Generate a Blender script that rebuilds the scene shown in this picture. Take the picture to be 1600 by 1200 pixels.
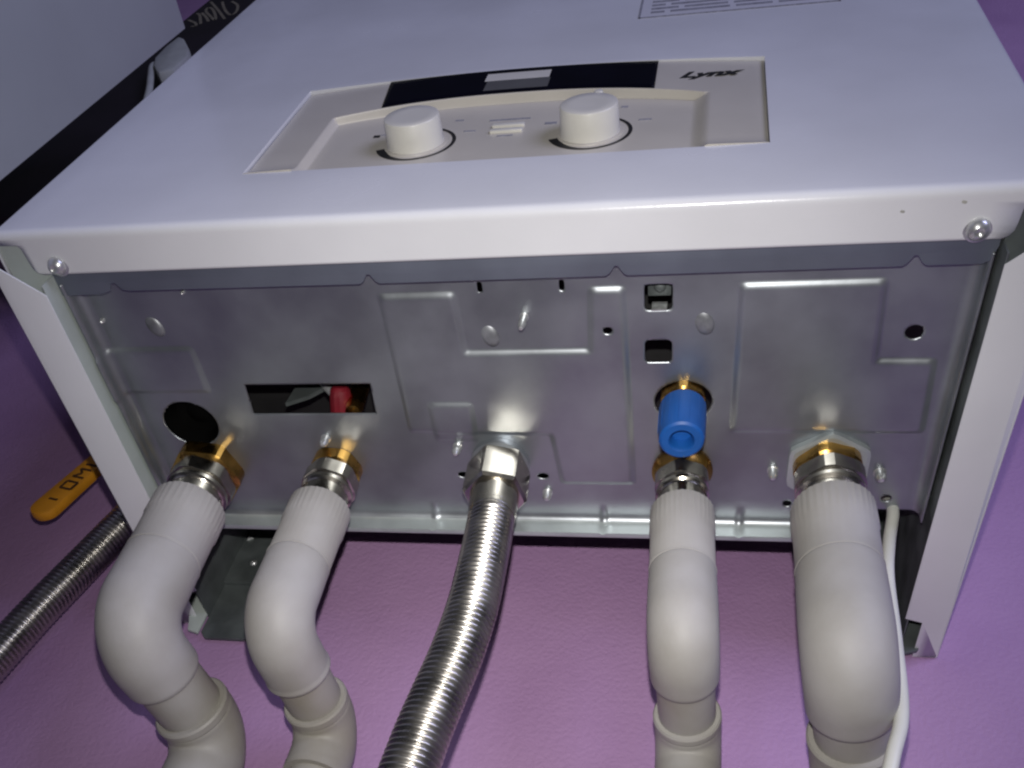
import bpy, bmesh, math
import numpy as np
from mathutils import Vector, Matrix

# ------------------------------------------------------------------ clear
for o in list(bpy.data.objects):
    bpy.data.objects.remove(o)
S = bpy.context.scene
COL = S.collection

# ------------------------------------------------------------------ camera (hand-held phone below the boiler, looking up)
CAM = Vector((0.2926432, -0.15058723, -0.34031343))
RIGHT = Vector((0.97816908, 0.12287404, 0.16759242))
FWD = Vector((-0.20413516, 0.71914743, 0.66419561))
UP = Vector((-0.03891126, -0.68390712, 0.72853069))
cd = bpy.data.cameras.new('camera')
cam = bpy.data.objects.new('camera', cd)
COL.objects.link(cam)
m = Matrix.Identity(4)
for i in range(3):
    m[i][0] = RIGHT[i]; m[i][1] = UP[i]; m[i][2] = -FWD[i]; m[i][3] = CAM[i]
cam.matrix_world = m
cd.sensor_width = 36.0
cd.lens = 1469.4 / 1600 * 36
cd.shift_x = (800 - 776.8) / 1600
cd.shift_y = (948.9 - 600) / 1600
cd.clip_start = 0.01
cd.clip_end = 50
S.camera = cam

# ------------------------------------------------------------------ dim room light + the phone's flash
W = bpy.data.worlds.new('World'); S.world = W; W.use_nodes = True
bg = W.node_tree.nodes['Background']
bg.inputs[0].default_value = (0.72, 0.76, 1.0, 1)
bg.inputs[1].default_value = 0.03

fl = bpy.data.lights.new('phone_flash', 'AREA')
fl.shape = 'DISK'; fl.size = 0.007; fl.energy = 0.47; fl.spread = math.radians(92)
fl.color = (1.0, 0.97, 0.93)
flo = bpy.data.objects.new('phone_flash', fl)
COL.objects.link(flo)
fm = m.copy()
fp = CAM + UP * 0.030
for i in range(3):
    fm[i][3] = fp[i]
flo.matrix_world = fm

# daylight from the room's window, well to the right and in front
wl = bpy.data.lights.new('window_daylight', 'AREA')
wl.shape = 'RECTANGLE'; wl.size = 1.1; wl.size_y = 1.3; wl.energy = 30.0
wl.color = (0.61, 0.63, 1.0)
wlo = bpy.data.objects.new('window_daylight', wl)
COL.objects.link(wlo)
wlo.location = (1.95, -1.65, 0.35)
wlo.rotation_euler = (Vector((0.2, 0.0, 0.1)) - wlo.location).to_track_quat('-Z', 'Y').to_euler()

S.view_settings.view_transform = 'Standard'
S.view_settings.look = 'None'
S.view_settings.gamma = 1.0
S.view_settings.use_curve_mapping = False
S.view_settings.exposure = 0.0
S.render.engine = 'CYCLES'
S.cycles.max_bounces = 8
S.cycles.filter_width = 2.3

# ------------------------------------------------------------------ materials
def mat(name, base, rough=0.5, metal=0.0, noise=0.0, nscale=60.0, bump=0.0, bscale=400.0,
        coat=0.0, spec=0.5, tint=None, rvar=0.0, sss=0.0, detail=4.0, stretch=None):
    M = bpy.data.materials.new(name); M.use_nodes = True
    nt = M.node_tree; b = nt.nodes['Principled BSDF']
    b.inputs['Roughness'].default_value = rough
    b.inputs['Metallic'].default_value = metal
    b.inputs['Specular IOR Level'].default_value = spec
    b.inputs['Coat Weight'].default_value = coat
    b.inputs['Coat Roughness'].default_value = 0.12
    if sss:
        b.inputs['Subsurface Weight'].default_value = sss
        b.inputs['Subsurface Radius'].default_value = (0.004, 0.003, 0.003)
    tc = nt.nodes.new('ShaderNodeTexCoord')
    src = tc.outputs['Object']
    if stretch:
        mp = nt.nodes.new('ShaderNodeMapping'); mp.inputs['Scale'].default_value = stretch
        nt.links.new(src, mp.inputs[0]); src = mp.outputs[0]
    b.inputs['Base Color'].default_value = (*base, 1)
    if noise or rvar:
        n = nt.nodes.new('ShaderNodeTexNoise'); n.inputs['Scale'].default_value = nscale
        n.inputs['Detail'].default_value = detail
        nt.links.new(src, n.inputs['Vector'])
        if noise:
            r = nt.nodes.new('ShaderNodeValToRGB')
            t = tint or tuple(c * (1 - noise) for c in base)
            hi = tuple(min(1, c * (1 + noise * 0.5)) for c in base)
            r.color_ramp.elements[0].color = (*t, 1); r.color_ramp.elements[0].position = 0.33
            r.color_ramp.elements[1].color = (*hi, 1); r.color_ramp.elements[1].position = 0.67
            nt.links.new(n.outputs['Fac'], r.inputs['Fac'])
            nt.links.new(r.outputs['Color'], b.inputs['Base Color'])
        if rvar:
            mr = nt.nodes.new('ShaderNodeMapRange')
            mr.inputs['From Min'].default_value = 0.3; mr.inputs['From Max'].default_value = 0.7
            mr.inputs['To Min'].default_value = rough - rvar; mr.inputs['To Max'].default_value = rough + rvar
            nt.links.new(n.outputs['Fac'], mr.inputs['Value'])
            nt.links.new(mr.outputs[0], b.inputs['Roughness'])
    if bump:
        n2 = nt.nodes.new('ShaderNodeTexNoise'); n2.inputs['Scale'].default_value = bscale
        n2.inputs['Detail'].default_value = 3
        nt.links.new(src, n2.inputs['Vector'])
        bp = nt.nodes.new('ShaderNodeBump'); bp.inputs['Strength'].default_value = bump
        bp.inputs['Distance'].default_value = 0.001
        nt.links.new(n2.outputs['Fac'], bp.inputs['Height'])
        nt.links.new(bp.outputs[0], b.inputs['Normal'])
    return M

M_ENAMEL = mat('white_enamel', (0.76, 0.77, 0.80), 0.21, noise=0.07, nscale=11, bump=0.05, bscale=900, coat=0.2, rvar=0.07, detail=8)
M_INNERP = mat('grey_white_primer', (0.46, 0.51, 0.48), 0.45, noise=0.10, nscale=40, rvar=0.06)
M_GALV = mat('galvanised_sheet', (0.365, 0.39, 0.415), 0.39, 0.82, noise=0.17, nscale=34, rvar=0.07, bump=0.03, bscale=260, detail=6)
M_GALVR = mat('galvanised_edge', (0.52, 0.57, 0.57), 0.42, 0.6, noise=0.12, nscale=50, rvar=0.06, bump=0.04, bscale=300)
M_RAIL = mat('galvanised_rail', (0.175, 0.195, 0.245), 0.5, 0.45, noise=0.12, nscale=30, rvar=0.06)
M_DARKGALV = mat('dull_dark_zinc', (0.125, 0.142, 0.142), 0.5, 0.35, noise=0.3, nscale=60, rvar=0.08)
M_BLACKIN = mat('hole_shade_black', (0.012, 0.012, 0.012), 0.7, noise=0.3)  # stands in for the darkness inside the openings
M_PPR = mat('pale_grey_plastic', (0.365, 0.352, 0.338), 0.56, noise=0.15, nscale=22, detail=9, tint=(0.30, 0.285, 0.255), bump=0.05, bscale=500, rvar=0.05, sss=0.08)
M_PPRD = mat('dusty_grey_plastic', (0.34, 0.328, 0.308), 0.54, noise=0.15, nscale=22, detail=9, tint=(0.27, 0.25, 0.205), bump=0.05, bscale=500, rvar=0.05)
M_BRASS = mat('brass', (0.50, 0.29, 0.075), 0.27, 1.0, noise=0.35, nscale=90, rvar=0.08)
M_NICK = mat('nickel_plated', (0.52, 0.485, 0.42), 0.22, 1.0, noise=0.15, nscale=120, rvar=0.06)
M_STEEL = mat('stainless_steel', (0.46, 0.44, 0.41), 0.29, 1.0, noise=0.18, nscale=70, rvar=0.06)
M_SCREW = mat('zinc_screw', (0.72, 0.73, 0.73), 0.3, 0.75, noise=0.2, nscale=300)
M_BLUE = mat('blue_plastic', (0.006, 0.09, 0.36), 0.5, noise=0.12, nscale=80, bump=0.03)
M_CREAM = mat('cream_plastic', (0.56, 0.53, 0.465), 0.36, noise=0.04, nscale=30, bump=0.05, bscale=1500, rvar=0.04)
M_KNOB = mat('ivory_plastic', (0.68, 0.665, 0.60), 0.33, noise=0.04, nscale=60, rvar=0.04)
M_BLACK = mat('black_gloss', (0.003, 0.003, 0.008), 0.35, noise=0.2, spec=0.06)
M_INK = mat('black_print', (0.015, 0.015, 0.017), 0.5, noise=0.2, nscale=300)
M_GREYINK = mat('grey_print', (0.30, 0.30, 0.34), 0.55, noise=0.25, nscale=500)
M_LCD = mat('display_glass', (0.72, 0.70, 0.63), 0.3, noise=0.06, nscale=60)
M_LCDD = mat('display_dark_glass', (0.12, 0.12, 0.12), 0.3, noise=0.1)
M_LABEL = mat('label_film', (0.66, 0.66, 0.70), 0.35, noise=0.03, nscale=40)
M_RUBBER = mat('black_rubber', (0.004, 0.004, 0.004), 0.9, noise=0.3, spec=0.0)
M_RED = mat('red_plastic', (0.20, 0.012, 0.022), 0.45, noise=0.2)
M_YELL = mat('yellow_plastic', (0.72, 0.30, 0.015), 0.5, noise=0.12, nscale=80)
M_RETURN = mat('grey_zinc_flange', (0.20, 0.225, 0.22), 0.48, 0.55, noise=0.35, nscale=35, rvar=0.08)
M_SPECK = mat('dust', (0.42, 0.42, 0.38), 0.8, noise=0.2)
M_LETTER = mat('brown_moulding', (0.07, 0.032, 0.008), 0.6, noise=0.3)
M_DIMPLE = mat('bare_zinc_dimple', (0.27, 0.28, 0.30), 0.45, 0.55, noise=0.4, nscale=150)
M_WIRE = mat('yellow_green_wire', (0.35, 0.50, 0.02), 0.5, noise=0.3)
M_CABLE = mat('white_cable', (0.66, 0.66, 0.60), 0.45, noise=0.06, nscale=60)
M_CAB = mat('white_laminate', (0.50, 0.52, 0.51), 0.40, noise=0.05, nscale=10, rvar=0.04)
M_DBOX = mat('black_box_shade', (0.017, 0.012, 0.019), 0.5, noise=0.3, nscale=12)  # colour of the black box, also used as shade down the gap
M_GOLD = mat('faded_gold_print', (0.28, 0.25, 0.18), 0.5, noise=0.3, nscale=200)
M_OFFW = mat('off_white_plastic', (0.50, 0.52, 0.48), 0.5, noise=0.1)

# painted lilac wall: roller stipple + faint mottling
def wall_mat():
    M = bpy.data.materials.new('lilac_wall_paint'); M.use_nodes = True
    nt = M.node_tree; b = nt.nodes['Principled BSDF']
    b.inputs['Roughness'].default_value = 0.62
    tc = nt.nodes.new('ShaderNodeTexCoord')
    n = nt.nodes.new('ShaderNodeTexNoise'); n.inputs['Scale'].default_value = 9; n.inputs['Detail'].default_value = 7
    nt.links.new(tc.outputs['Object'], n.inputs['Vector'])
    r = nt.nodes.new('ShaderNodeValToRGB')
    r.color_ramp.elements[0].position = 0.3; r.color_ramp.elements[0].color = (0.385, 0.222, 0.412, 1)
    r.color_ramp.elements[1].position = 0.7; r.color_ramp.elements[1].color = (0.475, 0.287, 0.495, 1)
    nt.links.new(n.outputs['Fac'], r.inputs['Fac'])
    nt.links.new(r.outputs[0], b.inputs['Base Color'])
    n2 = nt.nodes.new('ShaderNodeTexNoise'); n2.inputs['Scale'].default_value = 420; n2.inputs['Detail'].default_value = 3
    n3 = nt.nodes.new('ShaderNodeTexNoise'); n3.inputs['Scale'].default_value = 45; n3.inputs['Detail'].default_value = 3
    nt.links.new(tc.outputs['Object'], n2.inputs['Vector']); nt.links.new(tc.outputs['Object'], n3.inputs['Vector'])
    ad = nt.nodes.new('ShaderNodeMath'); ad.operation = 'ADD'
    nt.links.new(n2.outputs['Fac'], ad.inputs[0]); nt.links.new(n3.outputs['Fac'], ad.inputs[1])
    bp = nt.nodes.new('ShaderNodeBump'); bp.inputs['Strength'].default_value = 0.4; bp.inputs['Distance'].default_value = 0.0014
    nt.links.new(ad.outputs[0], bp.inputs['Height']); nt.links.new(bp.outputs[0], b.inputs['Normal'])
    return M
M_WALL = wall_mat()

# ------------------------------------------------------------------ helpers (all shapes are given in millimetres)
def mk(name, V, F, material, parent=None, angle=35, smooth=True):
    me = bpy.data.meshes.new(name)
    V = np.asarray(V, float) * 0.001
    me.from_pydata([tuple(v) for v in V], [], [tuple(int(i) for i in f) for f in F])
    me.validate(); me.update()
    me.materials.append(material)
    if smooth:
        me.polygons.foreach_set('use_smooth', [True] * len(me.polygons))
        me.set_sharp_from_angle(angle=math.radians(angle))
    o = bpy.data.objects.new(name, me)
    COL.objects.link(o)
    if parent is not None:
        o.parent = parent
        o.matrix_parent_inverse = parent.matrix_world.inverted()
    return o

def recalc(o):
    bm = bmesh.new(); bm.from_mesh(o.data)
    bmesh.ops.remove_doubles(bm, verts=bm.verts, dist=1e-7)
    bmesh.ops.recalc_face_normals(bm, faces=bm.faces)
    bm.to_mesh(o.data); bm.free()
    return o

def thing(name, label, cat, loc=(0, 0, 0), group=None):
    o = bpy.data.objects.new(name, None); COL.objects.link(o)
    o.location = [c * 0.001 for c in loc]
    o.empty_display_size = 0.01
    o['label'] = label; o['category'] = cat
    if group: o['group'] = group
    bpy.context.view_layer.update()
    return o

def tag(o, label, cat):
    o['label'] = label; o['category'] = cat
    return o

class MB:
    def __init__(s): s.V = []; s.F = []
    def add(s, V, F):
        n = len(s.V); s.V += [tuple(v) for v in V]; s.F += [tuple(i + n for i in f) for f in F]
        return s
    def box(s, x0, x1, y0, y1, z0, z1):
        V = [(x, y, z) for x in (x0, x1) for y in (y0, y1) for z in (z0, z1)]
        F = [(0, 1, 3, 2), (4, 6, 7, 5), (0, 4, 5, 1), (2, 3, 7, 6), (0, 2, 6, 4), (1, 5, 7, 3)]
        return s.add(V, F)
    def prism(s, pts, axis, a, b):
        # pts 2-D outline in the two remaining axes, extruded along axis from a to b
        n = len(pts); V = []
        for c in (a, b):
            for p in pts:
                q = list(p); q.insert(axis, c); V.append(tuple(q))
        F = [tuple(range(n)), tuple(range(2 * n - 1, n - 1, -1))]
        F += [(i, (i + 1) % n, n + (i + 1) % n, n + i) for i in range(n)]
        return s.add(V, F)
    def build(s, name, material, parent=None, bevel=0.0, angle=35):
        o = mk(name, s.V, s.F, material, parent, angle)
        recalc(o)
        if bevel:
            bm = bmesh.new(); bm.from_mesh(o.data)
            es = [e for e in bm.edges if len(e.link_faces) == 2 and e.calc_face_angle(0) > 0.5]
            bmesh.ops.bevel(bm, geom=es, offset=bevel * 0.001, segments=2, profile=0.6, affect='EDGES', clamp_overlap=True)
            bm.to_mesh(o.data); bm.free()
        o.data.polygons.foreach_set('use_smooth', [True] * len(o.data.polygons))
        o.data.set_sharp_from_angle(angle=math.radians(angle))
        return o

def sweep(path, rad, seg=40, rfun=None, cap=True, ref=(1, 0, 0)):
    """tube along path (mm); rad = list of radii; rfun(theta, i) -> factor"""
    P = np.asarray(path, float); n = len(P)
    T = np.gradient(P, axis=0)
    for i in range(n):                       # repeated points (radius steps) keep the neighbour's tangent
        if np.linalg.norm(T[i]) < 1e-6: T[i] = T[i - 1] if i else P[min(n - 1, 2)] - P[0]
    T /= np.linalg.norm(T, axis=1)[:, None]
    u = np.array(ref, float); u -= T[0] * (u @ T[0]); u /= np.linalg.norm(u)
    th = np.arange(seg) * 2 * math.pi / seg
    V = []
    for i in range(n):
        u = u - T[i] * (u @ T[i]); u /= np.linalg.norm(u); w = np.cross(T[i], u)
        f = np.array([rfun(t, i) for t in th]) if rfun else np.ones(seg)
        ring = P[i] + (np.cos(th) * f * rad[i])[:, None] * u + (np.sin(th) * f * rad[i])[:, None] * w
        V += [tuple(v) for v in ring]
    F = []
    for i in range(n - 1):
        a = i * seg; b = a + seg
        F += [(a + k, a + (k + 1) % seg, b + (k + 1) % seg, b + k) for k in range(seg)]
    if cap:
        F.append(tuple(range(seg - 1, -1, -1)))
        F.append(tuple((n - 1) * seg + k for k in range(seg)))
    return V, F

def lathe(p, d, prof, seg=40, rfun=None, cap=True):
    """prof = [(distance along d, radius)...] from point p along direction d"""
    p = np.array(p, float); d = np.array(d, float); d /= np.linalg.norm(d)
    path = [p + d * (t + 1e-4 * i) for i, (t, r) in enumerate(prof)]
    P = np.array(path); n = len(P)
    ref = np.array((1.0, 0, 0)) if abs(d[0]) < 0.9 else np.array((0, 1.0, 0))
    u = ref - d * (ref @ d); u /= np.linalg.norm(u); w = np.cross(d, u)
    th = np.arange(seg) * 2 * math.pi / seg
    V = []
    for i in range(n):
        f = np.array([rfun(t, i) for t in th]) if rfun else np.ones(seg)
        r = prof[i][1]
        V += [tuple(v) for v in P[i] + (np.cos(th) * f * r)[:, None] * u + (np.sin(th) * f * r)[:, None] * w]
    F = []
    for i in range(n - 1):
        a = i * seg; b = a + seg
        F += [(a + k, a + (k + 1) % seg, b + (k + 1) % seg, b + k) for k in range(seg)]
    if cap:
        F.append(tuple(range(seg - 1, -1, -1)))
        F.append(tuple((n - 1) * seg + k for k in range(seg)))
    return V, F

def hexf(chamfer=1.09, rot=0.0):
    def f(t, i):
        a = ((t + rot) % (math.pi / 3)) - math.pi / 6
        return min(1 / math.cos(a), chamfer)
    return f

def bez(pts, n=16):
    """Catmull-Rom through pts"""
    P = [np.array(p, float) for p in pts]
    P = [2 * P[0] - P[1]] + P + [2 * P[-1] - P[-2]]
    out = []
    for i in range(1, len(P) - 2):
        for k in range(n):
            t = k / n
            out.append(0.5 * ((2 * P[i]) + (-P[i - 1] + P[i + 1]) * t + (2 * P[i - 1] - 5 * P[i] + 4 * P[i + 1] - P[i + 2]) * t * t
                              + (-P[i - 1] + 3 * P[i] - 3 * P[i + 1] + P[i + 2]) * t ** 3))
    out.append(P[-2])
    return np.array(out)

def resample(P, step):
    d = np.r_[0, np.cumsum(np.linalg.norm(np.diff(P, axis=0), axis=1))]
    n = max(2, int(d[-1] / step)); t = np.linspace(0, d[-1], n + 1)
    return np.stack([np.interp(t, d, P[:, k]) for k in range(3)], 1), t

def fillet(pts, R, n=14):
    """polyline with rounded corners of radius R"""
    P = [np.array(p, float) for p in pts]; out = [P[0]]
    for i in range(1, len(P) - 1):
        a = P[i - 1] - P[i]; b = P[i + 1] - P[i]
        a /= np.linalg.norm(a); b /= np.linalg.norm(b)
        ang = math.acos(np.clip(a @ b, -1, 1)); L = R / math.tan(ang / 2)
        s, e = P[i] + a * L, P[i] + b * L
        c = P[i] + (a + b) / np.linalg.norm(a + b) * R / math.sin(ang / 2)
        v0 = s - c; v1 = e - c; om = math.acos(np.clip((v0 @ v1) / R / R, -1, 1))
        for k in range(n + 1):
            t = k / n
            out.append(c + (math.sin((1 - t) * om) * v0 + math.sin(t * om) * v1) / math.sin(om))
    out.append(P[-1])
    return np.array(out)

def sd_poly(X, Y, poly):
    """signed distance (negative inside) of arrays X,Y to polygon"""
    P = np.array(poly, float); n = len(P)
    d = np.full(X.shape, 1e9); s = np.ones(X.shape)
    for i in range(n):
        a = P[i]; b = P[i - 1]
        ex, ey = b - a; wx = X - a[0]; wy = Y - a[1]
        t = np.clip((wx * ex + wy * ey) / (ex * ex + ey * ey), 0, 1)
        d = np.minimum(d, (wx - ex * t) ** 2 + (wy - ey * t) ** 2)
        c1 = Y >= a[1]; c2 = Y < b[1]; c3 = ex * wy > ey * wx
        flip = (c1 & c2 & c3) | (~c1 & ~c2 & ~c3)
        s = np.where(flip, -s, s)
    return s * np.sqrt(d)

def sm(a, b, x):
    t = np.clip((x - a) / (b - a), 0, 1)
    return t * t * (3 - 2 * t)

def snap(X, Y, sdf, cell, keep_inside=False):
    """move grid points close to the zero line of sdf onto it"""
    s = sdf(X, Y); e = 1e-3
    gx = (sdf(X + e, Y) - s) / e; gy = (sdf(X, Y + e) - s) / e
    g = np.maximum(np.hypot(gx, gy), 1e-6)
    k = np.abs(s) < 0.6 * cell
    X = np.where(k, X - s * gx / g ** 2, X); Y = np.where(k, Y - s * gy / g ** 2, Y)
    return X, Y

# ================================================================== SETTING: the painted wall
wall = MB().box(-2600, 2600, 234, 260, -1600, 2600).build('wall', M_WALL)
wall['kind'] = 'structure'
wall['label'] = 'lilac painted wall behind the boiler'

# ================================================================== THE BOILER
boiler = thing('gas_boiler', 'white wall-hung gas boiler seen from below with open metal underside', 'boiler', (205, 117, 0))
WX = 410.0

# ---- front cover -------------------------------------------------
IX0, IX1, IZ0 = 95.0, 314.6, 46.5
def arc_top(x):
    x = np.clip(x, IX0, IX1)
    return 154.0 - 9.5 * ((x - 203.5) / 110.0) ** 2
def front_cover():
    xs = np.r_[np.linspace(0, 84, 8), np.linspace(IX0, IX1, 70), np.linspace(327, WX, 8)]
    vs = np.r_[np.linspace(700, 220, 12), np.linspace(200, 154, 8), np.linspace(IZ0, 4, 8)]
    # side roundings
    k = np.linspace(0, math.pi / 2, 6)[1:]
    R = 3.2
    lx = list(-R * np.sin(k)); ly = list(R * (1 - np.cos(k)))
    cx = np.r_[[-R], lx[::-1], xs, [WX - v for v in lx], [WX + R]]
    cy = np.r_[[30.0], ly[::-1], np.zeros(len(xs)), ly, [30.0]]
    # bottom rounding
    kb = np.linspace(0, math.pi / 2, 7)[1:]; RB = 3.0
    # bottom flange rows; its ends are S-cut
    fy = [4.0, 4.9, 5.2, 6.5, 9.9, 13, 15.7, 17.5, 18.5]
    fl_ = [-3.2, -2.0, 8.0, 9.2, 9.6, 9.9, 10.3, 11.6, 14.2]
    fr_ = [413.2, 412.0, 399.0, 397.2, 396.7, 396.4, 395.9, 394.6, 392.4]
    rz = np.r_[vs, RB * (1 - np.sin(kb)), np.zeros(len(fy))]
    ry = np.r_[np.zeros(len(vs)), RB * (1 - np.cos(kb)), fy]
    X, Z = np.meshgrid(cx, rz); CY, RY = np.meshgrid(cy, ry)
    Y = np.maximum(CY, RY)
    nf = len(fy); n0 = len(rz) - nf
    for q in range(nf):
        X[n0 + q] = np.clip(X[n0 + q], fl_[q], fr_[q]); Y[n0 + q] = fy[q]
    # rows above the opening bend along its arched top edge
    wgt = np.clip((200 - Z) / 46.0, 0, 1) * (Z > 100)
    Z = Z * (1 - wgt) + arc_top(X) * wgt
    V = np.stack([X, Y, Z], -1).reshape(-1, 3)
    nr, nc = X.shape; F = []
    jt = 12 + 8 - 1
    for j in range(nr - 1):
        for i in range(nc - 1):
            xm = (cx[i] + cx[i + 1]) / 2
            if j >= n0 - 1 and not (0 < xm < WX): continue
            if not (j == jt and IX0 < xm < IX1):
                a = j * nc + i
                F.append((a, a + nc, a + nc + 1, a + 1))
    b = MB().add(V, F)
    o = mk('front_cover', b.V, b.F, M_ENAMEL, boiler)
    bm = bmesh.new(); bm.from_mesh(o.data)
    bmesh.ops.remove_doubles(bm, verts=bm.verts, dist=2e-5)
    inb = lambda v: IX0 - 0.1 < v.co.x * 1000 < IX1 + 0.1 and 46 < v.co.z * 1000 < 155 and v.co.y < 1e-5
    es = [e for e in bm.edges if len(e.link_faces) == 1 and inb(e.verts[0]) and inb(e.verts[1])]
    r = bmesh.ops.extrude_edge_only(bm, edges=es)
    for v in [g for g in r['geom'] if isinstance(g, bmesh.types.BMVert)]: v.co.y += 0.006
    bmesh.ops.recalc_face_normals(bm, faces=bm.faces)
    bm.to_mesh(o.data); bm.free()
    o.data.polygons.foreach_set('use_smooth', [True] * len(o.data.polygons))
    o.data.set_sharp_from_angle(angle=math.radians(40))
    s = o.modifiers.new('sheet', 'SOLIDIFY'); s.thickness = 0.0007; s.offset = 0
    return o
cover = front_cover()

def screw(name, p, d, r, h, material, parent, slot=True):
    prof = [(-0.6, r * 1.25), (0.3, r * 1.25), (0.5, r * 1.02), (h * 0.45, r), (h * 0.8, r * 0.8), (h, r * 0.45), (h - 0.5, r * 0.3), (h - 0.9, r * 0.06)]
    V, F = lathe(p, d, prof, 22)
    return mk(name, V, F, material, parent)
for x in (22.7, 384.0):
    screw('cover_screw', (x, 14.6, 0.0), (0, -0.05, -1), 3.9, 3.6, M_SCREW, cover)

# rating label stuck on the cover
lab = MB().box(254, 352, -0.55, -0.2, 216, 300).build('rating_label', M_LABEL, boiler)
b = MB()
b.box(253.4, 352, -0.7, -0.2, 215.0, 216.2); b.box(253.0, 254.0, -0.7, -0.2, 215.0, 300); b.box(351.6, 352.4, -0.7, -0.2, 215.0, 300)
b.build('label_border', M_GREYINK, lab)
z = 221.5; q = 0
rng = np.random.RandomState(4)
while z < 296:
    xx = 259.0
    for w_ in ((7, 30, 18, 24) if q % 2 == 0 else (14, 22, 27, 16)):
        if xx + w_ > 349: break
        MB().box(xx, xx + w_, -0.65, -0.5, z, z + 3.2).build('printed_line', M_GREYINK, lab)
        xx += w_ + 3.0
    z += 6.0; q += 1

# ---- control panel ----------------------------------------------
def zt(x):
    x = np.clip(x, 118.5, 288.5)
    return 122.0 - 13.0 * np.abs((x - 203.0) / 85.0) ** 2.4
def plate_y(X, Z):                       # outer plate sinks towards its ends and rolls forward along the bottom edge
    u = np.clip(np.abs(X - 204.5) / 110.0, 0, 1)
    return 0.05 + 1.5 * u ** 2 - 2.0 * sm(0.0, 1.0, (53.5 - Z) / 7.0) * (u > 0)
def control_panel():
    # rows follow the arch: v < 0 below the ledge line zt, v > 0 above it
    vl = np.r_[np.linspace(-1, -0.03, 16), np.linspace(-0.02, -0.001, 14), np.linspace(0.0, 0.012, 6), np.linspace(0.03, 1, 22)]
    xs = np.r_[np.linspace(IX0 + 0.35, 114, 10), np.linspace(114.6, 123, 22), np.linspace(125, 283, 90), np.linspace(283.6, 292, 22), np.linspace(293, IX1 - 0.35, 10)]
    X, Vv = np.meshgrid(xs, vl)
    zl = zt(X)
    Z = np.where(Vv < 0, zl + Vv * (zl - IZ0 - 0.3), zl + Vv * (arc_top(X) - 0.35 - zl))
    inx = sm(117.4, 119.8, X) * (1 - sm(283.5, 291.5, X))
    iny = 1 - sm(-0.7, 0.3, Z - zl)
    t = inx * iny
    Y = plate_y(X, Z) * (1 - t) + 4.4 * t
    V = np.stack([X, Y, Z], -1).reshape(-1, 3); nr, nc = X.shape
    F = [(j * nc + i, j * nc + i + 1, (j + 1) * nc + i + 1, (j + 1) * nc + i) for j in range(nr - 1) for i in range(nc - 1)]
    o = mk('control_panel', V, F, M_CREAM, boiler, 60)
    bm = bmesh.new(); bm.from_mesh(o.data)
    bmesh.ops.delete(bm, geom=[v for v in bm.verts if not v.link_faces], context='VERTS')
    es = [e for e in bm.edges if len(e.link_faces) == 1]
    # small rounded edge, then a skirt going back
    for dy in (0.0005, 0.006):
        r = bmesh.ops.extrude_edge_only(bm, edges=es)
        vs = [g for g in r['geom'] if isinstance(g, bmesh.types.BMVert)]
        es = [g for g in r['geom'] if isinstance(g, bmesh.types.BMEdge) and len(g.link_faces) == 1]
        for v in vs: v.co.y += dy
    bmesh.ops.recalc_face_normals(bm, faces=bm.faces)
    bm.to_mesh(o.data); bm.free()
    o.data.polygons.foreach_set('use_smooth', [True] * len(o.data.polygons))
    o.data.set_sharp_from_angle(angle=math.radians(50))
    return o
panel = control_panel()

def strip_mesh(x0, x1, lo, hi, off, nx=60, nz=10, slant=0.0):
    V = []; F = []
    for i, x in enumerate(np.linspace(x0, x1, nx)):
        for j, t in enumerate(np.linspace(0, 1, nz)):
            z = lo(x) + (hi(x) - lo(x)) * t
            xx = x - slant * t * (1 - i / (nx - 1))
            V.append((xx, float(plate_y(np.array(xx), np.array(z))) - off, z))
    for i in range(nx - 1):
        for j in range(nz - 1):
            a = i * nz + j; F.append((a, a + 1, a + nz + 1, a + nz))
    return V, F
band = mk('black_band', *strip_mesh(140.0, 266.8, lambda x: zt(x) + 0.8, lambda x: arc_top(x) - 0.9, 0.25, slant=4.0), M_BLACK, panel)
s = band.modifiers.new('t', 'SOLIDIFY'); s.thickness = 0.0006; s.offset = 0
mk('display', *strip_mesh(185.8, 216.8, lambda x: 137.8, lambda x: 147.6, 0.75, 4, 4), M_LCD, panel)
mk('display_lower_glass', *strip_mesh(187.2, 217.6, lambda x: 125.4, lambda x: 137.6, 0.72, 4, 4), M_LCDD, panel)

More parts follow.
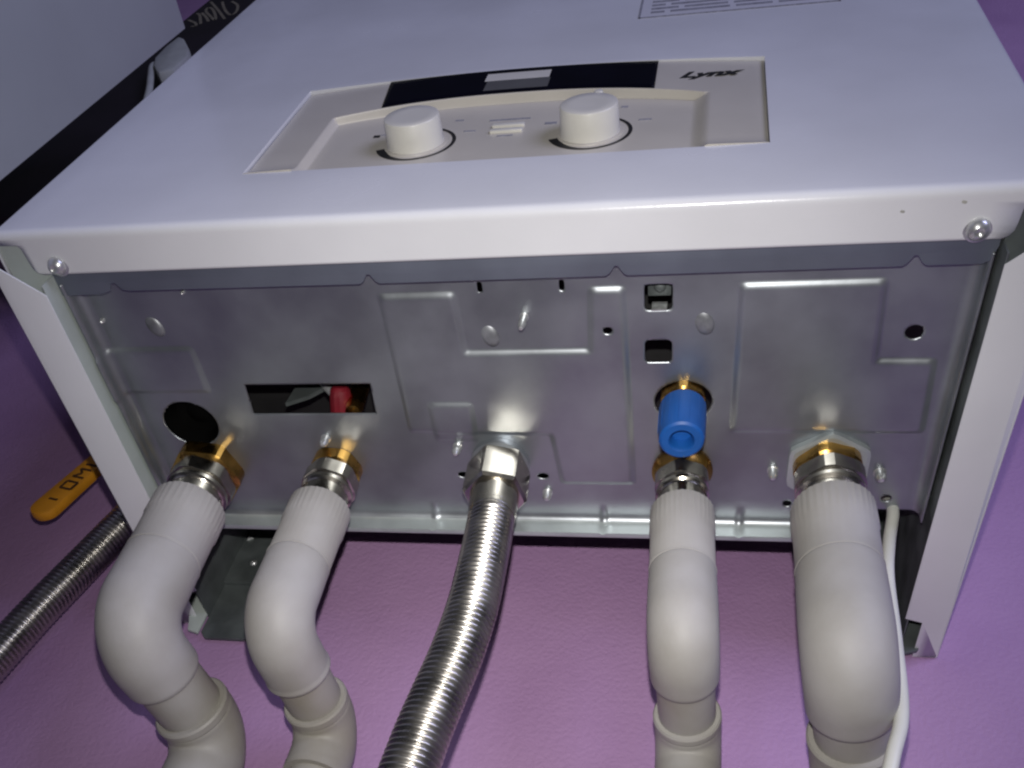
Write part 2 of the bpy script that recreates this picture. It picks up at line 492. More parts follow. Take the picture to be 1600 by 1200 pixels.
def dial(cx, cz, idx):
    y0 = 4.4
    # knob: short drum with a slightly domed face, a pointer nub at its rim
    r, h = 12.7, 11.9
    prof = [(-0.4, r + 0.1), (h * 0.5, r - 0.25), (h - 0.6, r - 0.5), (h - 0.2, r - 0.65), (h, r - 1.0), (h - 0.1, r * 0.6), (h - 0.15, 0.4)]
    V, F = lathe((cx, y0, cz), (0, -1, 0), prof, 56)
    b = MB().add(V, F)
    a = math.radians(100 if idx == 0 else 78)
    px, pz = cx + math.cos(a) * (r + 0.9), cz + math.sin(a) * (r + 0.9)
    if idx == 1:
        V, F = lathe((px, y0, pz), (0, -1, 0), [(0, 2.2), (h - 0.3, 2.0), (h + 0.1, 1.7), (h + 0.4, 0.3)], 14); b.add(V, F)
    mk('knob', b.V, b.F, M_KNOB, panel, 40)
    # base collar
    V, F = lathe((cx, y0, cz), (0, -1, 0), [(-0.3, r + 1.6), (0.4, r + 1.4), (0.5, r + 0.3)], 48)
    mk('knob_collar', V, F, M_CREAM, panel)
    # printed scale: arc that swells towards its lower left end
    V = []; F = []; n = 70
    for k, a in enumerate(np.linspace(math.radians(196), math.radians(420), n)):
        t = k / (n - 1)
        w = 1.5 + 3.4 * max(0, 1 - t / 0.33) ** 1.3
        for rr in (r + 5.1 - w, r + 5.3):
            V.append((cx + math.cos(a) * rr, y0 - 0.12, cz + math.sin(a) * rr))
    for k in range(n - 1): F.append((2 * k, 2 * k + 1, 2 * k + 3, 2 * k + 2))
    mk('dial_scale', V, F, M_INK, panel)
dial(164.3, 80.5, 0); dial(241.6, 80.5, 1)
def bar(x0, x1, z0, z1, material, name='printed_mark', y=4.25, skew=0.0):
    MB().prism([(x0, z0), (x1, z0), (x1 + skew, z1), (x0 + skew, z1)], 1, y - 0.12, y + 0.15).build(name, material, panel)
for (a, c, z0, z1, mm_) in ((141.6, 144.6, 90.5, 92.8, M_INK), (144.6, 149.5, 92.4, 93.3, M_GREYINK), (177.5, 181.5, 103.6, 105.0, M_GREYINK), (184, 189.5, 90.2, 91.4, M_GREYINK),
                       (194, 212.8, 100.6, 102.2, M_GREYINK), (200.5, 207.5, 82.4, 83.6, M_GREYINK),
                       (220.3, 225.6, 92.6, 95.0, M_GREYINK), (252.8, 255.8, 106.2, 108.0, M_GREYINK), (261.5, 267.0, 90.2, 91.6, M_GREYINK)):
    bar(a, c, z0, z1, mm_)
for z0 in (92.2, 86.2):
    MB().box(196.8, 211.3, 3.1, 4.6, z0, z0 + 3.0).build('button', M_KNOB, panel, 0.5)

# lettering
def text(body, name, x, z, size, y, material, parent, shear=0.3, sx=1.0, offset=0.0):
    c = bpy.data.curves.new(name, 'FONT'); c.body = body; c.size = size * 0.001; c.shear = shear; c.offset = offset * 0.001
    c.extrude = 0.00006
    t = bpy.data.objects.new(name, c); COL.objects.link(t)
    bpy.context.view_layer.update()
    dg = bpy.context.evaluated_depsgraph_get()
    me = bpy.data.meshes.new_from_object(t.evaluated_get(dg), depsgraph=dg)
    bpy.data.objects.remove(t)
    me.transform(Matrix.Translation((x * 0.001, y * 0.001, z * 0.001)) @ Matrix.Rotation(math.pi / 2, 4, 'X') @ Matrix.Diagonal((sx, 1, 1, 1)))
    me.materials.clear(); me.materials.append(material)
    o = bpy.data.objects.new(name, me); COL.objects.link(o)
    o.parent = parent; o.matrix_parent_inverse = parent.matrix_world.inverted()
    return o
text('Lynx', 'lettering', 277.0, 127.2, 9.6, 0.7, M_INK, panel, 0.42, 1.34, 0.42)

# ---- side panels: outer skin, white bottom rim, inner return -----
def side(mirror):
    X = (lambda x: WX - x) if mirror else (lambda x: x)
    b = MB()
    def bx(x0, x1, *r):
        a, c = sorted((X(x0), X(x1))); b.box(a, c, *r)
    bx(-3.3, -2.5, 22, 233.2, -8.4, 700)
    rim = [(-3.3, 8.0), (1.1, 11.6), (16.6, 24.1), (16.6, 205.5), (8.5, 208.0), (8.5, 233.2), (-3.3, 233.2)]
    b.prism([(X(p[0]), p[1]) for p in rim], 2, -8.4, -7.7)
    o = b.build('side_panel', M_ENAMEL, boiler, 0.25)
    r = MB()
    a, c = sorted((X(15.9), X(16.5))); r.box(a, c, 20, 144.0, -7.6, 4.0)
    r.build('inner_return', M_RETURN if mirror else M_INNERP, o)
    g = MB()
    a, c = sorted((X(-2.4), X(16.0))); g.box(a, c, 3.0, 34, 1.2, 1.9)
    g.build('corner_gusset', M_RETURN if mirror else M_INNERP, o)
    h = MB()
    a, c = sorted((X(14.2), X(14.9))); h.box(a, c, 144.5, 231.5, -6.0, 130)
    h.build('chassis_upright', M_DARKGALV, o)
    return o
side(False); side(True)
MB().box(-2.0, 412, 3, 233, 699, 700.5).build('top_panel', M_ENAMEL, boiler)

# ---- front rail of the chassis with relief notches ---------------
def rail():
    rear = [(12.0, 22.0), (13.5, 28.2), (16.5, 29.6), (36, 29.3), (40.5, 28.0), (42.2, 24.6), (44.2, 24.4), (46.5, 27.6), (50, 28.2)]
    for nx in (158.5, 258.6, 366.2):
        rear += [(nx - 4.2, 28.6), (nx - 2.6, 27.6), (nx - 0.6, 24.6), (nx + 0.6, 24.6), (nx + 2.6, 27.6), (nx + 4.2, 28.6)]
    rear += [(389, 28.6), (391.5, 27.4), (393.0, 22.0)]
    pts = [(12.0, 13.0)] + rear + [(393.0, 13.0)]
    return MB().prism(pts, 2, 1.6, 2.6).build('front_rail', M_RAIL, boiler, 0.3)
rail()

# ---- pressed bottom plate ----------------------------------------
E_LEFT = [(14, 61.2), (62.8, 61.2), (63, 84), (14, 84)]
E_MID = [(158.8, 38.2), (190.2, 38.2), (191.3, 65.8), (246.2, 65.8), (247.4, 38.0), (260.2, 38.0), (262.4, 137.0), (229.0, 137.0), (226.0, 108.5), (158.8, 107.0)]
E_SMALL = [(171.0, 91.6), (190.3, 91.6), (190.3, 112.0), (171.0, 112.0)]
E_RIGHT = [(306.4, 38.0), (358.6, 38.0), (360.3, 72.6), (382.6, 73.0), (384.2, 107.2), (306.4, 107.0)]
def rounded(poly, r):
    return lambda X, Y: sd_poly(X, Y, poly)
HOLES = []
def h_rect(x0, x1, y0, y1, skew=0.0):
    P = [(x0, y0), (x1, y0), (x1 - skew, y1), (x0 - skew, y1)]
    return lambda X, Y: sd_poly(X, Y, P)
def h_rrect(cx, cy, hx, hy, r):
    return lambda X, Y: np.hypot(np.maximum(np.abs(X - cx) - hx + r, 0), np.maximum(np.abs(Y - cy) - hy + r, 0)) + np.minimum(np.maximum(np.abs(X - cx) - hx + r, np.abs(Y - cy) - hy + r), 0) - r
def h_ell(cx, cy, rx, ry):
    return lambda X, Y: (np.hypot((X - cx) / rx, (Y - cy) / ry) - 1) * min(rx, ry)
HOLES += [h_rect(82.4, 144.4, 81.0, 97.4, 0.9), h_ell(46.3, 103.0, 14.2, 12.8), h_rrect(274.2, 42.2, 5.6, 5.7, 2.0), h_rrect(274.2, 66.6, 5.6, 5.3, 2.2),
          h_ell(284.8, 91.6, 12.2, 10.2), h_ell(372.8, 60.0, 3.4, 3.1), h_ell(376.4, 144.6, 2.3, 1.9), h_ell(219.6, 133.7, 2.7, 1.7), h_ell(180.2, 133.4, 2.7, 1.7),
          h_ell(253.6, 55.9, 2.0, 1.6), h_rrect(202.0, 35.6, 1.1, 2.4, 1.0), h_rrect(235.8, 35.8, 1.1, 2.4, 1.0), h_ell(333.5, 148.6, 2.0, 1.8)]
def plate():
    c = 0.8; ZP = 10.0; R = 5.0
    k = np.linspace(0, math.pi / 2, 6)
    def edge(a, sgn):   # profile from the lip's lower end up into the flat
        xs = [a, a] + [a + sgn * R * (1 - math.cos(t)) for t in k[1:]]
        dr = [ZP - 0.3, R] + [R * (1 - math.sin(t)) for t in k[1:]]
        return xs, dr
    lx, ld = edge(18.0, 1); rx, rd = edge(392.0, -1)
    fx = np.linspace(23.0, 387.0, int(364 / c) + 1)
    xs = np.r_[lx[:-1], fx, rx[:-1][::-1]]; dx = np.r_[ld[:-1], np.zeros(len(fx)), rd[:-1][::-1]]
    # rear lip: bend, short vertical, a folded foot
    ry, rdr = edge(162.0, -1)
    fy = np.linspace(24.0, 157.0, int(133 / c) + 1)
    ys = np.r_[fy, ry[:-1][::-1], [163.2, 163.6]]; dy = np.r_[np.zeros(len(fy)), rdr[:-1][::-1], [ZP - 0.0, ZP - 0.2]]
    X, Y = np.meshgrid(xs, ys); DX, DY = np.meshgrid(dx, dy)
    for h in HOLES: X, Y = snap(X, Y, h, c)
    Z = ZP - np.maximum(DX, DY)
    w = 1.5
    for P, d in ((E_LEFT, 0.9), (E_MID, 1.2), (E_SMALL, 1.0), (E_RIGHT, 1.2)):
        s = sd_poly(X, Y, P)
        # round the corners by averaging the field of shifted copies
        s = (s * 2 + sd_poly(X + 1.4, Y, P) + sd_poly(X - 1.4, Y, P) + sd_poly(X, Y + 1.4, P) + sd_poly(X, Y - 1.4, P)) / 6
        Z -= d * sm(-w, w, -s)
    for cx in (162.0, 248.0, 312.4):                                                          # small pressed ribs over the rear bend
        Z -= 0.9 * np.exp(-((X - cx) / 1.3) ** 2) * sm(150, 157, Y) * (Y < 162.5)
    # slight waviness of thin sheet
    Z += 0.10 * np.sin(X / 31.0 + 0.6) * np.sin(Y / 23.0) * (np.maximum(DX, DY) < 0.01)
    V = np.stack([X, Y, Z], -1).reshape(-1, 3); nr, nc = X.shape
    mx = lambda A: (A[:-1, :-1] + A[1:, 1:] + A[:-1, 1:] + A[1:, :-1]) / 4
    mX, mY = mx(X), mx(Y); keep = np.ones(mX.shape, bool)
    for h in HOLES: keep &= h(mX, mY) > 0
    keep &= ~((mX > 367.5) & (mY > 151.5)) & ~((mX < 22) & (mY > 150))
    F = []
    for j in range(nr - 1):
        for i in range(nc - 1):
            if keep[j, i]:
                a = j * nc + i; F.append((a, a + nc, a + nc + 1, a + 1))
    o = mk('bottom_plate', V, F, M_GALV, boiler, 50)
    o.data.materials.append(M_GALVR)
    lip0 = len(fy) - 1
    # flash light on the rear lip is put into a brighter zinc colour
    idx = np.array([f[0] // nc for f in F]) >= lip0 + 3
    o.data.polygons.foreach_set('material_index', idx.astype(np.int32))
    s = o.modifiers.new('sheet', 'SOLIDIFY'); s.thickness = 0.0008; s.offset = 1
    return o
bplate = plate()

# studs, self-tapping screws and a grommet in the plate
def stud(x, y, r, h, z=9.2, tilt=(0, 0)):
    V, F = lathe((x, y, z), (tilt[0], tilt[1], -1), [(-0.5, r * 1.25), (0.4, r * 1.2), (0.7, r * 1.0), (h * 0.5, r * 0.9), (h * 0.52, r * 1.05), (h * 0.75, r * 0.95), (h, r * 0.5), (h + 0.3, 0.1)], 14)
    return mk('plate_screw', V, F, M_SCREW, bplate)
for x, y, r, h in ((114.6, 112.0, 2.1, 5.5), (180.0, 116.5, 2.0, 6), (220.9, 144.0, 2.1, 5), (325.4, 129.0, 2.1, 6), (371.4, 129.8, 2.4, 5.5), (364.2, 129.6, 1.5, 5),
                   (219.0, 49.5, 1.7, 9), (69.5, 33.5, 0.8, 1.5), (340.5, 31.0, 0.8, 1.5), (24.5, 46.0, 1.0, 2.0)):
    stud(x, y, r, h)
for (cx, cy, a) in ((48.7, 49.5, 0.5), (203.3, 57.6, 0.35), (292.3, 53.8, 0.35)):
    V, F = lathe((0, 0, 0), (0, 0, -1), [(-0.6, 5.0), (0.2, 4.7), (0.9, 3.6), (1.3, 2.2), (1.45, 0.2)], 28)
    V = [(cx + math.cos(a) * x * 0.85 + math.sin(a) * y * 1.2 , cy - math.sin(a) * x * 0.85 + math.cos(a) * y * 1.2, 9.6 + z - 0.12 * (x * math.sin(a) + y)) for x, y, z in V]
    mk('pressed_dimple', V, F, M_DIMPLE, bplate, 60)
V, F = lathe((46.3, 103.0, 11.0), (0, 0, -1), [(-9, 13.8), (0.2, 14.6), (0.9, 14.5), (1.0, 13.2), (-2.0, 12.0), (-6, 10.6), (-7.5, 6.0), (-6.0, 3.0), (-5.2, 0.2)], 40)
mk('rubber_grommet', V, F, M_RUBBER, boiler)

# things glimpsed through the openings
MB().box(30, 380, 30, 150, 60, 300).build('inner_dark_block', M_BLACKIN, boiler, 2)  # unseen black block added so the openings stay dark
MB().box(0, 410, 228, 232, 104, 690).build('added_back_panel', M_DARKGALV, boiler)  # unseen sheet added to hide the flash-lit wall behind the openings
V, F = lathe((121.6, 107.0, 17.5), (0.10, -1, 0.35), [(0, 3.0), (1, 4.6), (4, 5.2), (12, 5.2), (15, 4.8), (16.5, 3.4), (17, 0.2)], 24, rfun=lambda t, i: 1 + 0.03 * math.cos(10 * t))
mk('filling_tap_knob', V, F, M_RED, boiler)
V, F = lathe((127.0, 100, 44), (0.1, 0.0, -1), [(0, 4.5), (25, 4.5), (30, 3.6), (31, 0.2)], 20)
mk('tap_spindle', V, F, M_BRASS, boiler)
b = MB().prism([(96, 16), (106, 22), (113, 30), (97, 34)], 1, 96, 98); b.build('inner_bracket', M_DARKGALV, boiler)
V, F = sweep(bez([(108, 92, 34), (115, 94, 26), (121, 97, 22), (126, 100, 26)]), [2.1] * 49, 12)
mk('braided_tube', V, F, M_SCREW, boiler)
# screw terminal block behind the upper square hole, wire behind the lower
b = MB().box(269.5, 279.0, 38, 46, 17, 26); V, F = lathe((274.4, 41.5, 17), (0, -0.2, -1), [(0, 2.6), (1.4, 2.4), (2, 1.2)], 16); b.add(V, F)
b.build('terminal_block', M_DARKGALV, boiler, 0.6)
MB().box(271.4, 277.6, 47.3, 47.9, 8.6, 15.0).build('earth_tab', M_SCREW, boiler, 0.2)
V, F = sweep(bez([(266.0, 64, 30), (268.6, 62.6, 18), (270.4, 61.5, 13.5), (268.0, 60.5, 22)]), [1.1] * 49, 10)
mk('earth_wire', V, F, M_WIRE, boiler)

# mounting brackets on the wall, at the two rear corners
def bracket(mirror):
    X = (lambda x: WX - x) if mirror else (lambda x: x)
    zb = -13.0 if mirror else -22.0
    pl = MB()
    out = [(14.5, zb + 4), (18.0, zb), (42.0, zb), (47.0, zb + 3), (48.5, zb + 9), (48.5, 92), (3.0, 92), (3.0, 18.0), (14.5, 18.0)]
    pl.prism([(X(p[0]), p[1]) for p in out], 1, 229.2, 231.4)
    o = pl.build('mounting_bracket', M_DARKGALV, boiler, 0.4)
    up = MB(); a, c = sorted((X(3.4), X(48.2))); up.box(a, c, 226.4, 229.1, 20.0, 92); up.build('raised_leaf', M_DARKGALV, o, 0.8)
    w = MB(); w.prism([(X(0.5), 17), (X(0.5), 2), (X(7.5), zb + 3), (X(14.3), zb + 1), (X(14.3), 13), (X(9), 17.5)], 1, 226.5, 228.5)
    w.build('folded_ear', M_INNERP if not mirror else M_DARKGALV, o, 0.5)
    for (x, z, r) in ((24.5, 36.5, 2.2), (14.0, 58.5, 2.4)):
        V, F = lathe((X(x + 4), 226.4, z), (0.1, -1, -0.15), [(-1, r * 1.2), (0.6, r), (1.6, r * 0.5), (1.8, 0.1)], 8 if r < 2.3 else 3)
        mk('bracket_screw_glint', V, F, M_SCREW, o)  # the three-sided one stands in for a white reflection
bracket(False); bracket(True)

# plastic cap over the unused stub
cap = thing('protective_cap', 'bright blue plastic cap hanging from the round hole in the plate', 'cap', (285, 91.4, 8))
V, F = lathe((284.9, 91.2, 4.0), (0.01, 0, -1), [(0, 9.0), (0.8, 9.9), (6, 9.9), (17, 9.75), (22.6, 9.2), (23.4, 8.2), (23.5, 5.4), (22.4, 4.6), (17, 4.3), (16.8, 0.2)], 44,
             rfun=None)
mk('cap_body', V, F, M_BLUE, cap)
b = MB()
for k in range(14):
    a = 2 * math.pi * k / 14 + 0.1
    px, py = 284.9 + 9.75 * math.cos(a), 91.2 + 9.75 * math.sin(a)
    V, F = sweep([(px, py, 3.0), (px, py, -4), (px, py, -16)], [0.3, 0.3, 0.1], 6); b.add(V, F)
b.build('grip_ribs', M_BLUE, cap)
V, F = lathe((284.8, 91.2, 24.0), (0, 0, -1), [(0, 8.2), (12, 8.2), (13.0, 9.6), (18.5, 9.4), (19.2, 8.4), (20.5, 7.4)], 36, rfun=hexf(1.08, 0.52))
mk('stub_nut', V, F, M_BRASS, boiler, 14)

# ================================================================== PIPES
def ring_r(n, amp):
    def f(t, i): return 1 + amp * (1 if math.cos(n * t) > 0 else -1)
    return f
def ppr(name, label, A, B, Cc, r, big, ext=1.75, rim=False, group=None):
    """white welded plastic pipe: union on the boiler, coupling, elbow to the wall, elbow down along the wall"""
    A = np.array(A, float); B = np.array(B, float); Cc = np.array(Cc, float)
    t = thing(name, label, 'pipe', tuple(Cc), group)
    d = (B - A) / np.linalg.norm(B - A)
    at = lambda z: A + d * ((z - A[2]) / d[2])
    rb = r * (1.0 if big == 0 else 1.0)
    # brass union end on the plate
    if big == 2:      # thin zinc lock nut and the brass end
        V, F = lathe(at(9.4), d, [(0, r * 0.90), (0.2, r * 0.99), (3.2, r * 0.99), (3.8, r * 0.9)], 48, rfun=hexf(1.12, 0.52)); mk('lock_nut', V, F, M_GALVR, t, 14)
        V, F = lathe(at(6.2), d, [(0, r * 0.72), (0.5, r * 0.84), (6.0, r * 0.84), (7.0, r * 0.78), (9, r * 0.74)], 48, rfun=hexf(1.07, 0.3)); mk('brass_nut', V, F, M_BRASS, t, 14)
        z0 = -1.6
    elif big == 1:
        V, F = lathe(at(9.4), d, [(0, r * 0.80), (0.4, r * 0.93), (8.5, r * 0.93), (9.4, r * 0.88), (11, r * 0.74)], 48, rfun=hexf(1.10, 0.15)); mk('brass_nut', V, F, M_BRASS, t, 14)
        z0 = -0.2
    elif big == 3:    # round brass rosette
        V, F = lathe(at(9.4), d, [(0, r * 0.82), (0.4, r * 0.98), (2.6, r * 1.0), (4.6, r * 0.86), (7.4, r * 0.78), (10, r * 0.7)], 48); mk('brass_collar', V, F, M_BRASS, t)
        z0 = 1.0
    else:
        V, F = lathe(at(9.4), d, [(0, r * 0.78), (0.4, r * 0.84), (7.0, r * 0.84), (8.2, r * 0.80), (10, r * 0.72)], 48, rfun=hexf(1.05, 0.1)); mk('brass_nut', V, F, M_BRASS, t, 14)
        z0 = 1.0
    V, F = lathe(at(z0), d, [(0, r * 0.76), (0.6, r * 0.86), (8.6, r * 0.86), (9.2, r * 0.80), (9.8, r * 0.80), (10.4, r * 0.86), (12.4, r * 0.86), (13.2, r * 0.79), (13.8, r * 0.76), (24, r * 0.76)], 48,
                 rfun=lambda th, i, f=hexf(1.06, 0.4): f(th, i) if i < 3 else 1.0)
    mk('nickel_union', V, F, M_NICK, t, 14)
    # ribbed coupling
    zc = -21.5
    prof = [(0, r * 0.80), (0.1, r * 0.95), (0.9, r * 1.005), (14.5, r * 1.01), (15.3, r * 0.985), (36.4, r * 0.985), (37.2, r * 0.95)]
    V, F = lathe(at(zc), d, prof, 144, rfun=lambda th, i: 1 + (0.007 * (1 if math.cos(36 * th) > 0 else -1) if 1 < i < 4 else 0))
    mk('coupling', V, F, M_PPR, t)
    # upper elbow
    s = at(zc - 36.6)
    e = B + (Cc - B) / np.linalg.norm(Cc - B) * (r * ext)
    P = fillet([s, B, e], r * 1.12, 18); P, tt = resample(P, 1.1)
    n = len(P); L = tt[-1]
    rad = [r * (0.95 + 0.05 * min(1, a / 1.2)) if a < 2 else r * (1.0 + 0.02 * math.sin(math.pi * min(1, a / L))) for a in tt]
    rad[-1] = r * 0.955; rad[-2] = r * 0.99
    if rim:
        rad[-1] = r * 0.99; rad[-2] = r * 1.035; rad[-3] = r * 1.035
    V, F = sweep(P, rad, 48); mk('upper_elbow', V, F, M_PPR, t, 50)
    bead = [s + d * 0.6 + math.cos(a) * np.array((1, 0, 0)) * r * 0.975 + math.sin(a) * np.array((0, 1, 0)) * r * 0.975 for a in np.linspace(0, 2 * math.pi, 61)]
    V, F = sweep(bead, [0.55 + 0.12 * math.sin(5 * a + r) for a in np.linspace(0, 2 * math.pi, 61)], 8, cap=False, ref=(0, 0, 1)); mk('weld_bead', V, F, M_PPR, t)
    # short pipe
    u = (Cc - B) / np.linalg.norm(Cc - B)
    V, F = lathe(e - u * 4, u, [(0, r * 0.87), (30, r * 0.87)], 40); mk('short_pipe', V, F, M_PPRD, t)
    # lower elbow with its thicker socket ring
    s2 = Cc - u * (r * 1.05 + 8); D = Cc + np.array((Cc[0] - B[0]) * 0 + 0.0) + np.array((0, 0, -1.0)) * (r * 1.9)
    P = fillet([s2, Cc, D], r * 1.1, 18); P, tt = resample(P, 1.0); L = tt[-1]
    rad = []
    for a in tt:
        if a < 0.9: rad.append(r * 0.99)
        elif a < 4.6: rad.append(r * 1.04)
        elif a < 5.6: rad.append(r * 1.0)
        elif L - a < 5: rad.append(r * 1.03)
        else: rad.append(r * 1.02)
    V, F = sweep(P, rad, 48); mk('lower_elbow', V, F, M_PPRD, t, 30)
    V, F = lathe(D + np.array((0, 0, 3.0)), (0, 0, -1), [(0, r * 0.82), (420, r * 0.82)], 40); mk('riser_pipe', V, F, M_PPRD, t)
    return t
ppr('heating_pipe', 'thick pale grey plastic pipe with elbow at far left under the rubber grommet', (46.5, 130.5, 10), (50.5, 132.5, -101.5), (64.5, 212.0, -101.5), 17.8, 1)
ppr('water_pipe', 'slim pale grey plastic pipe with elbow, second from left, below the rectangular slot', (116.0, 129.5, 10), (117.6, 131.0, -96.0), (124.0, 206.0, -95.0), 14.7, 0, 2.15, True)
ppr('water_pipe', 'slim pale grey plastic pipe hanging straight below the blue cap', (285.0, 128.5, 10), (289.0, 128.0, -95.5), (293.0, 198.5, -95.0), 13.8, 3)
ppr('heating_pipe', 'thick pale grey plastic pipe with brass and nickel union at right beside white cable', (348.6, 125.6, 10), (349.4, 126.0, -103.0), (361.0, 197.0, -104.0), 17.2, 2)

# ---- corrugated hoses -------------------------------------------
def corrugated(path, r, pitch, depth):
    P, t = resample(bez(path, 24), pitch / 6)
    rad = [r - depth * (0.5 - 0.5 * math.cos(2 * math.pi * a / pitch)) ** 1.6 for a in t]
    return sweep(P, rad, 36)
gas = thing('gas_hose', 'shiny corrugated steel hose with hexagon nut hanging from the middle of the plate', 'hose', (200, 125, 0))
V, F = lathe((199.8, 125.5, 9.4), (0, 0, -1), [(0, 12.6), (0.4, 14.2), (3.6, 14.2), (4.2, 12.8), (7, 11.8)], 48); mk('flange', V, F, M_GALV, gas)
V, F = lathe((199.9, 125.4, 4.6), (0.06, 0, -1), [(0, 12.2), (0.9, 13.4), (20.0, 13.4), (21.6, 12.3)], 48, rfun=hexf(1.13, 0.25)); mk('hexagon_nut', V, F, M_NICK, gas, 14)
V, F = lathe((201.2, 125.3, -15.5), (0.08, 0, -1), [(0, 11.6), (3.0, 11.4), (8, 11.1), (14.5, 10.9), (16.4, 10.6), (17.0, 9.0)], 44); mk('ferrule', V, F, M_NICK, gas)
V, F = corrugated([(202.3, 125, -28), (203.4, 124.5, -46), (204.2, 124, -66), (204.4, 124, -88), (202.9, 124, -112), (200.0, 124, -134), (197.2, 124, -158), (194, 126, -200), (188, 140, -280), (182, 170, -380)], 10.7, 2.7, 1.25)
mk('corrugated_tube', V, F, M_STEEL, gas, 70)

lh = thing('supply_hose', 'dark corrugated steel hose running down to the left beneath yellow valve handle', 'hose', (-60, 208, 60))
V, F = corrugated([(-46, 214, 130), (-52, 212, 90), (-59.5, 210, 54), (-68, 209, 14), (-76.5, 208, -26), (-83.5, 208, -62), (-96, 208, -130), (-110, 208, -220)], 10.8, 3.0, 1.5)
mk('corrugated_tube', V, F, M_STEEL, lh, 70)
V, F = lathe((-46.3, 214, 118), (0.12, 0, 1), [(0, 13.5), (1, 15), (17, 15), (18, 13)], 36, rfun=hexf(1.1, 0.2)); mk('hose_nut', V, F, M_NICK, lh, 14)

valve = thing('gas_valve', 'orange yellow valve handle poking out at left behind the boiler side', 'valve', (-60, 205, 150))
V, F = lathe((-44, 214, 136), (0.05, 0, 1), [(0, 12), (4, 15), (22, 16), (40, 15), (46, 12)], 32); mk('valve_body', V, F, M_BRASS, valve)
# lever: rounded bar, bent end on the spindle
ax0 = np.array((-106.0, 196.0, 48.5)); ax1 = np.array((-86.0, 198.0, 128.0)); 
dl = (ax1 - ax0) / np.linalg.norm(ax1 - ax0); pl = np.cross(dl, (0, 1, 0)); pl /= np.linalg.norm(pl)
hw = 9.2; out = []
for k in range(13):
    a = math.pi * k / 12
    out.append(ax0 + pl * (-hw * math.cos(a)) * 1.0 + dl * (-hw * math.sin(a)))
out += [ax1 + pl * hw * 0.75, ax1 - pl * hw * 0.75]
V = [tuple(p + np.array((0, -3.6, 0))) for p in out] + [tuple(p + np.array((0, 3.6, 0))) for p in out]
n = len(out); F = [tuple(range(n)), tuple(range(2 * n - 1, n - 1, -1))] + [(i, (i + 1) % n, n + (i + 1) % n, n + i) for i in range(n)]
hb = MB().add(V, F).build('handle', M_YELL, valve, 2.6)
V, F = sweep([ax1, ax1 + np.array((18, 2, 14)), ax1 + np.array((40, 8, 30))], [5, 5, 5], 12); mk('lever_arm', V, F, M_NICK, valve)
# dark moulded lettering along the handle
def stroke(pts, w, y=-3.9):
    b = MB()
    for (a0, b0), (a1, b1) in zip(pts[:-1], pts[1:]):
        p = ax0 + dl * a0 + pl * b0; q = ax0 + dl * a1 + pl * b1
        d_ = (q - p) / np.linalg.norm(q - p); nn = np.cross(d_, (0, 1, 0)) * w / 2
        V = [p + nn, p - nn, q - nn, q + nn]
        V = [tuple(v + np.array((0, y, 0))) for v in V] + [tuple(v + np.array((0, y + 0.5, 0))) for v in V]
        b.add(V, [(0, 1, 2, 3), (7, 6, 5, 4), (0, 4, 5, 1), (1, 5, 6, 2), (2, 6, 7, 3), (3, 7, 4, 0)])
    return b
for ps in ([(6, -5.8), (6, 1)], [(17, -6.5), (17, 2), (24, 2), (24, -6.5), (17, -6.5)], [(29, -6.5), (29, 2), (33, -2.2), (37, 2), (37, -6.5)],
           [(42, 2), (42, -6.5), (49, -6.5), (49, 2)], [(54, 2), (54, -6.5), (61, -6.5), (61, 2), (57.5, 2), (57.5, -6.5)]):
    stroke(ps, 1.7).build('moulded_letter', M_LETTER, hb)

# white thermostat cable
V, F = sweep(resample(bez([(384, 170, 60), (381, 158, 26), (380.2, 151, 7.5), (376.2, 150, -14), (373.4, 150, -36), (372.6, 150, -72), (370.4, 148, -110), (364.0, 146, -134), (356, 152, -170), (350, 160, -300)], 14), 1.5)[0],
             [2.75] * (len(resample(bez([(384, 170, 60), (381, 158, 26), (380.2, 151, 7.5), (376.2, 150, -14), (373.4, 150, -36), (372.6, 150, -72), (370.4, 148, -110), (364.0, 146, -134), (356, 152, -170), (350, 160, -300)], 14), 1.5)[0])), 14)
cable = tag(mk('cable', V, F, M_CABLE, None), 'thin white cable hanging down beside the rightmost thick pipe', 'cable')

# ================================================================== LEFT: tall white cabinet and what shows in the gap
cab = thing('cabinet', 'large white cabinet side panel filling the upper left corner', 'cabinet', (-350, -150, -200))
MB().box(-190, -150, -560, 55.8, -200, 507).build('side_board', M_CAB, cab, 0.8)
MB().box(-700, -191, -540, 20, -198, 505).build('carcass', M_CAB, cab, 0.8)

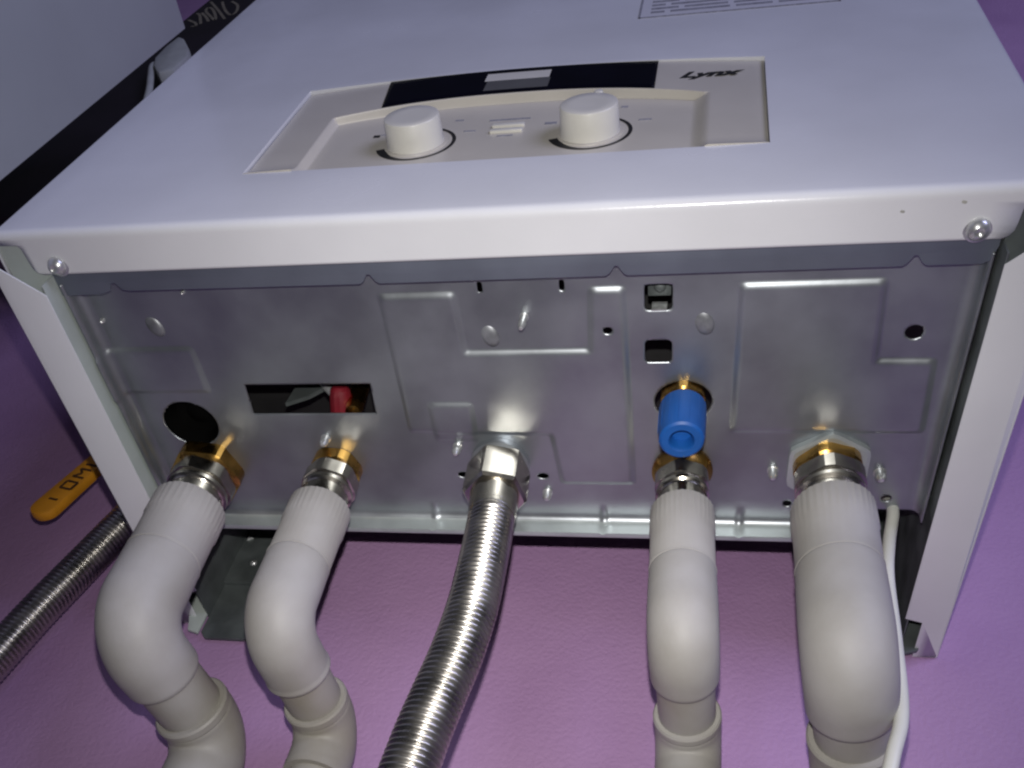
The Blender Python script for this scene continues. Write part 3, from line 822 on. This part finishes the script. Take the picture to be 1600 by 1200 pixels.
box = thing('box_gap_shade', 'black box with faded script lettering, drawn down as shade in the gap left of the boiler', 'box_gap_shade', (-310, 190, 372))
bb = MB().box(-370, -250, 150, 180, 372, 1200).build('box_shade_front', M_DBOX, box, 1)  # lower part added as a dark sheet for the gap's shade
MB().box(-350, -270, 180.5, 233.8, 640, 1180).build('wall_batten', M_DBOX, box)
script = [[(-363.4, 929.8), (-347.4, 913.8), (-340.6, 900.6), (-347.0, 898.6)], [(-362.8, 957.3), (-353.5, 944.5), (-336.7, 907.0)], [(-356.0, 957.1), (-341.0, 935.2), (-329.2, 914.3)],
          [(-355.8, 971.3), (-354.9, 979.2), (-345.0, 968.1), (-327.2, 933.8), (-322.3, 918.2), (-337.6, 939.9), (-349.3, 957.3), (-355.8, 971.3)],
          [(-363.3, 1006.7), (-337.3, 965.8), (-308.5, 918.2)], [(-344.4, 1000.9), (-325.8, 962.4), (-308.0, 935.3), (-303.4, 943.9), (-312.5, 974.7), (-329.7, 998.3)]]
for ln in script:                                    # flat gold script printed on the box front
    P = bez([(p[0], 149.7, p[1]) for p in ln], 8)
    b = MB()
    for p, q in zip(P[:-1], P[1:]):
        d_ = (q - p) / max(1e-6, np.linalg.norm(q - p)); nn = np.cross(d_, (0, 1, 0)) * 1.9
        b.add([tuple(p + nn), tuple(p - nn), tuple(q - nn * 0.98), tuple(q + nn * 0.98)], [(0, 1, 2, 3)])
    mk('script_letter', b.V, b.F, M_GOLD, bb)

sock = thing('plug', 'off-white plug with short lead in front of the black box', 'plug', (-290, 144, 720))
so = [(-296.3, 690.8), (-306.7, 717.2), (-310.5, 755.7), (-309.7, 790.7), (-297.3, 778.4), (-276.9, 743.3), (-266.4, 714.7), (-265.0, 673.0), (-278.9, 663.9)]
MB().prism(so, 1, 131, 149.9).build('plug_body', M_OFFW, sock, 4)
V, F = sweep(bez([(-304, 140, 726), (-306, 137, 706), (-292.4, 137, 670.6), (-276.1, 138, 629.9), (-259.7, 140, 580)], 10), [3.6] * 41, 12)
mk('lead', V, F, M_OFFW, sock)
for x, y, r in ((377.6, 4.9, 0.7), (358.2, 7.3, 0.6)):
    V, F = lathe((x, y, -0.2), (0.0, 0, -1), [(0, r * 1.2), (0.25, r), (0.3, 0.1)], 12, rfun=lambda t, i: 1 + 0.3 * math.cos(2 * t + 0.5))
    mk('dirt_speck', V, F, M_SPECK, cover)
